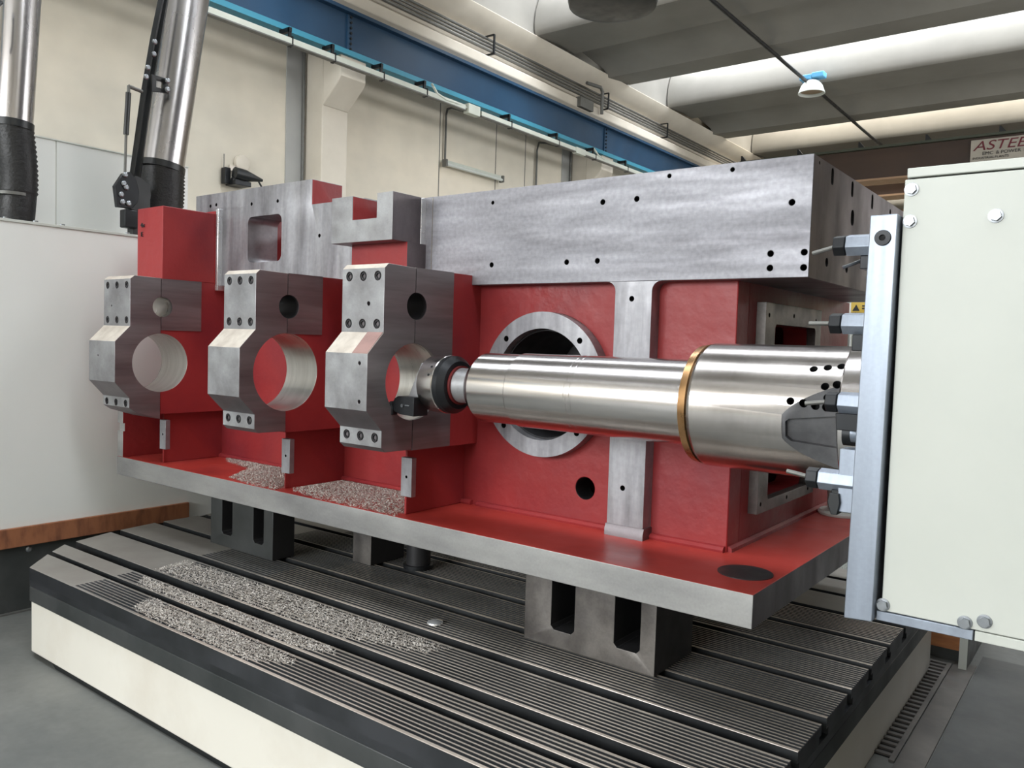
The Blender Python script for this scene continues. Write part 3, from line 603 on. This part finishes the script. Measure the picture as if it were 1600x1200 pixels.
# sleeve with coolant holes and milled flat
cg = G()
def cylp(x, ang, r): return (x, CY-r*math.cos(math.radians(ang)), CZ+r*math.sin(math.radians(ang)))
for x, a in ((-.403, 41.4), (-.382, 43.5), (-.362, 45.5), (-.379, 25.5), (-.362, 27.8), (-.429, 11.4), (-.409, 10.6), (-.374, 16.5), (-.392, 9.5), (-.376, 9.0)):
    cg.cyl(cylp(x, a, .130), cylp(x, a, .085), .0064, n=20, mi=1)
# milled flat: wedge-shaped box tangent at about -20 degrees
def flat_box(x0, x1, ang, d0, d1, half, mi):
    a = math.radians(ang); nrm = Vector((0, -math.cos(a), math.sin(a))); tan = Vector((0, math.sin(a), math.cos(a)))
    c = Vector((0, CY, CZ)); vs = []
    for x, d in ((x0, d0), (x1, d1)):
        for dd in (d, .16):
            for h in (-half, half):
                vs.append(c+nrm*dd+tan*h+Vector((x, 0, 0)))
    fs = [[0, 1, 3, 2], [4, 6, 7, 5], [0, 4, 5, 1], [2, 3, 7, 6], [0, 2, 6, 4], [1, 5, 7, 3]]
    return vs, fs
vs, fs = flat_box(-.441, -.33, -10, .1108, .0836, .14, 2); cg2 = G().add(vs, fs, 2)
sl = spx([(-.612, .080), (-.612, .107), (-.603, .112), (-.352, .1128), (-.352, .08)], ['sleeve', 'hole', 'flat'], 'spindle_sleeve', cut=None, label='thick spindle sleeve with angled coolant holes')
me = sl.data; off = ABS[sl]
def bool_on(o, g, mats):
    cme = mesh_of('c', g, mats); cme.transform(Matrix.Translation(-ABS[o])); out = boolean(o.data, cme); 
    out.polygons.foreach_set('use_smooth', [True]*len(out.polygons)); out.set_sharp_from_angle(angle=math.radians(25)); o.data = out
bool_on(sl, cg2, ['sleeve', 'hole', 'flat'])
bool_on(sl, cg, ['sleeve', 'hole', 'flat'])
a = math.radians(-10); nrm = Vector((0, -math.cos(a), math.sin(a))); tan = Vector((0, math.sin(a), math.cos(a)))
def fp(x, h, d=0.):
    t = (x+.441)/.111; dist = .1108+(.0836-.1108)*t+d
    return Vector((x, CY, CZ))+nrm*dist+tan*h
pk = G(); outl = [(-.436, .008), (-.431, .013), (-.345, .020), (-.345, -.036), (-.428, -.024), (-.436, -.017)]
vs = [fp(x, h, .03) for x, h in outl]+[fp(x, h, -.010) for x, h in outl]; n = len(outl)
pk.add(vs, [list(range(n)), [n+i for i in range(n)][::-1]]+[[i, (i+1) % n, n+(i+1) % n, n+i] for i in range(n)], 2)
bool_on(sl, pk, ['sleeve', 'hole', 'flat'])
spx([(-.352, .09), (-.352, .128), (-.349, .132), (-.305, .134), (-.30, .13), (-.30, .09)], 'bar', 'nose_flange')
spx([(-.302, .10), (-.302, .16), (-.18, .16), (-.18, .1)], 'column', 'nose_housing')
# cutting head
hd = spx([(-1.300, .040), (-1.300, .062), (-1.297, .0655), (-1.252, .0675), (-1.250, .066)], ['bar'], 'boring_head', label='graduated steel facing head')
spx([(-1.249, .060), (-1.249, .0665), (-1.236, .0665), (-1.222, .055), (-1.222, .030)], 'blackm', 'backing_disc', par=hd, label='black backing disc')
spx([(-1.2215, .030), (-1.2215, .0445), (-1.2155, .0445), (-1.2155, .03)], 'redring', 'red_ring', par=hd, label='dark red graduated ring')
spx([(-1.215, .030), (-1.215, .040), (-1.185, .0385), (-1.16, .0385), (-1.16, .03)], 'cap', 'neck', par=hd)
for a_ in (38, 20): part('index_hole', G().cyl(cylp(-1.262, a_, .0680), cylp(-1.262, a_, .0665), .0028, n=10), 'hole', hd)
part('tool_slide', G().prism([(-1.300, 1.436), (-1.350, 1.436), (-1.305, 1.528), (-1.300, 1.528)], 'y', 1.365, 1.42), 'cap', hd, bevel=.0008)
part('tool_holder', G().prism([(-1.300, 1.405), (-1.345, 1.407), (-1.362, 1.412), (-1.376, 1.424), (-1.362, 1.444), (-1.352, 1.449), (-1.300, 1.449)], 'y', 1.338, 1.385), 'blackm', hd, bevel=.0012, label='black tool cartridge')
part('cutting_insert', G().prism([(-1.390, 1.420), (-1.374, 1.436), (-1.366, 1.420), (-1.366, 1.404), (-1.386, 1.400)], 'y', 1.335, 1.352), 'blackm', hd, bevel=.0008)
part('clamp_screw', G().cyl((-1.335, 1.334, 1.428), (-1.335, 1.340, 1.428), .004, n=12).box(-1.327, -1.313, 1.336, 1.339, 1.428, 1.4305), 'bolt', hd)
# nozzles
def hexbar(x0, x1, y, z, r, mi=0, g=None): return (g or G()).cyl((x0, y, z), (x1, y, z), r, n=6, mi=mi, phase=PI/6)
for i, (xn, xe, y, z, dz, dy) in enumerate(((-.314, -.244, 1.10, 1.7205, -.0085, 0), (-.314, -.244, 1.10, 1.620, -.0005, 0), (-.314, -.25, 1.10, 1.5175, -.0045, 0), (-.334, -.268, 1.10, 1.415, .0045, 0))):
    nz = part('coolant_nozzle', hexbar(xn+.014, xe, y, z, .0145), 'alu', bm_, bevel=.0008, label=('top', 'second', 'third', 'bottom')[i]+' coolant nozzle with hexagonal aluminium body')
    part('nut', hexbar(xn-.002, xn+.013, y, z, .0140), 'blackm', nz, bevel=.0012)
    part('rod', G().cyl((xn+.002, y, z), (xn-.030, y+dy, z+dz), .0030, n=10), 'galv', nz)
part('thin_rod', G().cyl((-.305, 1.10, 1.692), (-.272, 1.12, 1.708), .0022, n=8).cyl((-.281, 1.12, 1.680), (-.25, 1.13, 1.692), .0022, n=8), 'bolt', bm_)
part('clamp_block', G().box(-.284, -.246, 1.10, 1.13, 1.690, 1.708), 'blackm', bm_, bevel=.001)
part('clamp_block', G().prism([(-.286, 1.585), (-.262, 1.585), (-.255, 1.606), (-.286, 1.606)], 'y', 1.09, 1.12), 'blackm', bm_, bevel=.001)
part('clamp_block', G().prism([(-.300, 1.482), (-.252, 1.482), (-.252, 1.504), (-.302, 1.504)], 'y', 1.09, 1.14), 'blackm', bm_, bevel=.001, label='dark block under the third nozzle')
part('piston', G().cyl((-.318, 1.20, 1.468), (-.295, 1.20, 1.468), .017, n=24), 'blackm', bm_)
part('piston_rod', G().cyl((-.295, 1.15, 1.474), (-.25, 1.15, 1.474), .0125, n=24), 'alu', bm_)
part('lower_bracket', G().box(-.294, -.262, 1.09, 1.12, 1.376, 1.458), 'alu', bm_, bevel=.001)
part('valve_knob', G().prism([(-.303, 1.400), (-.291, 1.400), (-.289, 1.388), (-.292, 1.372), (-.300, 1.372), (-.305, 1.388)], 'y', 1.085, 1.105).box(-.302, -.292, 1.09, 1.105, 1.398, 1.404), 'black', bm_, bevel=.001)
# enclosure
en = part('headstock_body', G().box(-.213, .9, 1.006, 2.1, 1.276, 1.787), 'column', bm_)
fpn = part('front_panel', G().box(-.214, .9, .998, 1.005, 1.2865, 1.7785), 'white', bm_, bevel=.0012, label='large white enamelled front panel')
part('lid', G().box(-.212, .9, .998, 2.1, 1.7805, 1.791), 'white', bm_, bevel=.001)
part('lower_strip', G().box(-.119, .9, .998, 1.005, 1.2745, 1.2855), 'white', bm_, bevel=.0008)
part('aluminium_strip', G().box(-.219, -.1205, .997, 1.01, 1.2745, 1.2855), 'alu', bm_, bevel=.0008)
hex_me = proto('hex_bolt', G().lathe([(0, .0075), (-.0012, .0075), (-.0014, .006)], (0, 0, 0), (0, 1, 0), 20).cyl((0, -.0012, 0), (0, -.0062, 0), .0058, n=6), 'bolt', 25)
for x, z in ((-.2065, 1.767), (-.2065, 1.7315), (-.123, 1.732), (-.2125, 1.2935), (-.129, 1.2925), (-.1105, 1.298)):
    inst('hex_bolt', hex_me, (x, .998, z), fpn)
ps = part('side_post', G().prism([(-.2455, 1.739), (-.2165, 1.739), (-.2205, 1.2745), (-.2515, 1.2725)], 'y', .985, 1.12), 'alu', bm_, bevel=.001, label='tall brushed aluminium post')
part('washer', G().lathe([(0, .0035), (-.003, .0035), (-.003, .0085), (0, .009)], (-.231, .985, 1.713), (0, 1, 0), 28), 'blackm', ps, label='black round washer')
part('screw', G().cyl((-.231, .9845, 1.713), (-.231, .9838, 1.713), .0035, n=6), 'hole', ps)
part('machine_column', G().box(.20, 2.3, 1.3, 3.4, .64, 4.5), 'column', bm_)  # unseen column added to keep light off the casting's right faces

# ================================================================== GUARDS ON THE LEFT
gn = empty('chip_guard', (-2.89, 1.0, .64), 'near white sheet-metal guard panel with a brown board along its foot', 'panel')
part('sheet', G().box(-2.895, -2.88, -1.2, 2.1, .86, 1.925), 'whitegrey', gn, bevel=.002)
part('top_lip', G().box(-2.92, -2.876, -1.2, 1.53, 1.918, 1.927), 'white', gn, bevel=.001)
part('board', G().box(-2.880, -2.866, -1.2, 1.727, .861, .925), 'cardboard', gn, bevel=.002, label='brown board along the foot')
part('lower_sheet', G().box(-2.895, -2.884, -1.2, 2.1, .6405, .86), 'apron2', gn, label='dark steel lower sheet')
part('floor_strip', G().box(-2.884, -2.87, -1.2, 2.1, .6405, .645), 'galv', gn)
bt = proto('bolt', G().lathe([(0, .010), (.004, .010), (.007, .006), (.007, 0)], (0, 0, 0), (1, 0, 0), 12), 'bolt')
for y, z in ((1.158, .845), (.5, .845)): inst('bolt', bt, (-2.884, y, z), gn)
bt2 = proto('top_bolt', G().lathe([(0, .008), (.008, .008), (.008, 0)], (0, 0, 0), (0, 0, 1), 8), 'bolt')
for y in (1.10, 1.19, 1.275, 1.5): inst('top_bolt', bt2, (-2.91, y, 1.927), gn)
gf = empty('chip_guard', (-3.25, 1.2, .64), 'far taller white sheet-metal guard panel with a vertical seam behind the exhaust tubes', 'panel')
part('sheet', G().box(-3.262, -3.25, -1.0, 1.398, .64, 2.283), 'whitegrey', gf)
part('sheet', G().box(-3.262, -3.25, 1.403, 1.935, .64, 2.283), 'whitegrey', gf)
part('top_edge', G().box(-3.264, -3.246, -1.0, 1.936, 2.283, 2.288), 'white', gf)

# exhaust arms
def duct(p_bot, p_mid, p_top, r, label):
    e = empty('exhaust_arm', p_bot, label, 'duct', 'exhaust arms behind the guard')
    d = (Vector(p_top)-Vector(p_mid))
    part('tube', G().tube([Vector(p_mid)+d*t for t in (0, .25, .5, .75, 1)], r, 40), 'tube', e, ang=60)
    pts = []; rr = []
    N = 44
    for i in range(N+1):
        t = i/N; p = Vector(p_bot).lerp(Vector(p_mid), t)
        p = p+Vector((0, (.012*math.sin(t*PI)), 0)); pts.append(p); rr.append(r*(1.0+.035*math.sin(i*PI)+(.045 if i % 2 else -.03)) if i > 14 else r*.97)
    part('flexible_hose', G().tube(pts, rr, 32), 'rubber', e, ang=180, label='black corrugated hose')
    q = Vector(p_mid)
    part('hose_clamp', G().tube([q-d.normalized()*.012, q+d.normalized()*.012], r*1.06, 32), 'black', e)
    return e
e1 = duct((-3.02, 1.17, 1.925), (-3.02, 1.165, 2.255), (-3.02, 1.245, 3.6), .058, 'left exhaust arm, a polished steel tube on a black hose at the picture edge')
part('hose_band', G().tube([(-3.02, 1.165, 2.02), (-3.02, 1.165, 2.03)], .0585, 28), 'galv', e1)
part('handle', G().tube([(-2.95, 1.10, 2.62), (-2.93, 1.08, 2.60), (-2.93, 1.08, 2.52), (-2.95, 1.09, 2.50)], .01, 8), 'black', e1)
e2 = duct((-3.03, 1.665, 1.93), (-3.03, 1.695, 2.215), (-3.03, 1.885, 3.5), .080, 'right exhaust arm, a polished steel tube with black linkage behind the red tower')
XA = -2.95
def A(y, z, x=XA): return (x, y, z)
part('link_bar', G().tube([A(1.555, 2.13), A(1.605, 2.50), A(1.66, 2.83), A(1.76, 3.45)], .0125, 4), 'black', e2)
part('link_bar', G().tube([A(1.525, 2.14, -2.93), A(1.565, 2.44, -2.93), A(1.60, 2.65, -2.93), A(1.635, 2.83, -2.93), A(1.74, 3.45, -2.93)], .0115, 4), 'black', e2)
part('pivot_plate', G().prism([(1.455, 2.095), (1.485, 2.145), (1.51, 2.155), (1.535, 2.13), (1.545, 2.09), (1.54, 2.05), (1.52, 2.025), (1.465, 2.022)], 'x', -2.935, -2.915), 'blackm', e2, bevel=.002)
part('pivot_disc', G().cyl((-2.96, 1.535, 2.085), (-2.93, 1.535, 2.085), .062, n=32), 'black', e2)
part('hinge_box', G().box(-2.96, -2.92, 1.495, 1.545, 1.955, 2.02), 'blackm', e2, bevel=.004)
part('stand_post', G().box(-2.98, -2.94, 1.535, 1.60, 1.927, 2.12), 'black', e2)
part('gas_strut', G().cyl(A(1.505, 2.435, -2.92), A(1.497, 2.285, -2.92), .0095, n=12), 'black', e2)
part('strut_rod', G().cyl(A(1.497, 2.285, -2.92), A(1.494, 2.15, -2.92), .005, n=8).cyl(A(1.505, 2.435, -2.92), A(1.506, 2.46, -2.92), .006, n=8), 'galv', e2)
part('strut_pin', G().cyl(A(1.506, 2.458, -2.92), A(1.56, 2.455, -2.93), .007, n=8), 'galv', e2)
part('tube_bracket', G().prism([(1.60, 2.530), (1.662, 2.530), (1.668, 2.478), (1.60, 2.466)], 'x', -2.945, -2.935), 'black', e2, cut=G().box(-2.96, -2.92, 1.618, 1.642, 2.488, 2.512), bevel=.0015)
for y, z in ((1.492, 2.140), (1.487, 2.108), (1.496, 2.096), (1.483, 2.042), (1.505, 2.040), (1.603, 2.645), (1.60, 2.60), (1.578, 2.545), (1.572, 2.51), (1.655, 2.518), (1.655, 2.486), (1.478, 2.068)):
    inst('bolt', bt, (-2.915 if y < 1.55 else -2.924, y, z), e2)

# ================================================================== CHIPS
def chips(name, polys, n, z, hmax, label, seed):
    rs = np.random.RandomState(seed)
    P = []
    def inside(x, y, poly):
        c = False; j = len(poly)-1
        for i in range(len(poly)):
            xi, yi = poly[i]; xj, yj = poly[j]
            if (yi > y) != (yj > y) and x < (xj-xi)*(y-yi)/(yj-yi)+xi: c = not c
            j = i
        return c
    tot = 0
    for poly, share in polys:
        xs = [p[0] for p in poly]; ysl = [p[1] for p in poly]; k = 0; want = int(n*share)
        cx, cy = (min(xs)+max(xs))/2, (min(ysl)+max(ysl))/2; hx, hy = (max(xs)-min(xs))/2, (max(ysl)-min(ysl))/2
        while k < want:
            x = rs.uniform(min(xs), max(xs)); y = rs.uniform(min(ysl), max(ysl))
            if not inside(x, y, poly): continue
            dmin = 9.
            for q in range(len(poly)):
                (xa, ya), (xb, yb) = poly[q], poly[(q+1) % len(poly)]
                tt = max(0., min(1., ((x-xa)*(xb-xa)+(y-ya)*(yb-ya))/((xb-xa)**2+(yb-ya)**2+1e-12)))
                dmin = min(dmin, math.hypot(x-xa-tt*(xb-xa), y-ya-tt*(yb-ya)))
            nz_ = math.sin(x*71+y*37)*math.sin(y*93-x*29)*.5+math.sin(x*23+1)*math.sin(x*151+y*60)*.4
            e = 1-min(1, dmin/.05)
            if rs.rand() > .12+dmin/.022+nz_*.55: continue
            P.append((x, y, z+rs.rand()*hmax*max(.05, 1-e))); k += 1
    P = np.array(P); m = len(P)
    L = rs.uniform(.0022, .0050, m); W = rs.uniform(.0008, .0018, m)
    th = rs.uniform(0, 2*PI, m); ph = rs.uniform(-.7, .7, m); ro = rs.uniform(-1.2, 1.2, m)
    d = np.stack([np.cos(th)*np.cos(ph), np.sin(th)*np.cos(ph), np.sin(ph)], 1)
    s_ = np.stack([-np.sin(th), np.cos(th), np.zeros(m)], 1); u = np.cross(d, s_)
    s2 = s_*np.cos(ro)[:, None]+u*np.sin(ro)[:, None]; u2 = np.cross(d, s2)
    vs = np.empty((m, 6, 3))
    for i, (a_, c_) in enumerate(((-1, 0), (0, .45), (1, 0))):
        for j, b_ in enumerate((-1, 1)):
            vs[:, i*2+j] = P+d*(L*a_*.5)[:, None]+s2*(W*b_*.5)[:, None]+u2*(L*c_*.5)[:, None]
    vs[:, :, 2] = np.maximum(vs[:, :, 2], z+.0002)
    vs = vs.reshape(-1, 3)*K; vs[:, 2] -= Z0*K
    base = (np.arange(m)*6)[:, None]
    f = np.concatenate([base+np.array([[0, 1, 3, 2]]), base+np.array([[2, 3, 5, 4]])], 0)
    me = bpy.data.meshes.new(name); me.from_pydata(vs.tolist(), [], f.tolist()); me.materials.append(M['chips'])
    c = Vector(vs.mean(0)); c.z = (z-Z0)*K; me.transform(Matrix.Translation(-c))
    o = bpy.data.objects.new(name, me); COL.objects.link(o); o.location = c; ABS[o] = c
    tag(o, label, 'chips', kind='stuff')
tp = [([(-2.20, 1.213), (-1.92, 1.211), (-1.40, 1.214), (-1.18, 1.27), (-1.16, 1.34), (-1.9, 1.343), (-2.22, 1.33)], .50),
      ([(-2.10, 1.108), (-1.42, 1.108), (-1.32, 1.140), (-1.34, 1.169), (-2.16, 1.169)], .24),
      ([(-1.92, 1.0), (-1.44, .994), (-1.34, 1.05), (-1.38, 1.084), (-1.98, 1.084)], .26)]
chips('metal_chips', tp, 26000, .9, .006, 'grey metal chips strewn over the ribbed rails of the table', 3)
chips('metal_chips', [([(-2.16, 1.425), (-2.02, 1.402), (-1.90, 1.402), (-1.90, 1.65), (-2.52, 1.65), (-2.44, 1.60), (-2.26, 1.56)], 1.)], 15000, 1.146, .016, 'pile of grey metal chips on the red plate between the left and middle ribs', 4)
chips('metal_chips', [([(-1.85, 1.43), (-1.72, 1.405), (-1.42, 1.402), (-1.425, 1.50), (-1.43, 1.65), (-1.89, 1.65), (-1.89, 1.46)], 1.)], 15000, 1.146, .012, 'pile of grey metal chips on the red plate between the middle and right ribs', 5)

# ================================================================== FAR BACKGROUND
fc = empty('wire_guard', (-1.2, 5.0, .64), 'white gridded guard sheet with a yellow warning label seen through the gap by the nozzles', 'guard')
part('sheet', G().prism(rrect(-1.418, -.95, .6402, 1.893, .03), 'y', 5.0, 5.02), 'whitegrey', fc)
gl = G()
for k in range(9): gl.box(-1.40+k*.05, -1.3975+k*.05, 4.997, 5.0, .8, 1.87)
for k in range(16): gl.box(-1.414, -.96, 4.997, 5.0, .9+k*.065, .9025+k*.065)
part('wire_grid', gl, 'galv', fc, kind='stuff')
part('warning_label', G().box(-1.324, -1.16, 4.990, 4.996, 1.815, 1.875), 'yellow', fc, label='yellow warning label')
part('warning_triangle', G().prism([(-1.315, 1.825), (-1.275, 1.825), (-1.295, 1.862)], 'y', 4.986, 4.989), 'ink', fc)
part('label_print', G().box(-1.262, -1.17, 4.986, 4.989, 1.85, 1.858).box(-1.262, -1.18, 4.986, 4.989, 1.835, 1.842), 'ink', fc)
part('control_cabinet', G().prism([(-1.05, .64), (-.9, .64), (-.9, 1.66), (-.985, 1.66), (-1.05, 1.61)], 'y', 3.4, 3.8), 'clear', bevel=.01, label='grey angled cabinet top just right of the casting side opening', cat='cabinet')
part('wall_ledge', G().box(-5.9, 5.3, 21.6, 21.95, 5.05, 5.25), 'brownlight', label='tan ledge beam across the far wall', cat='beam')
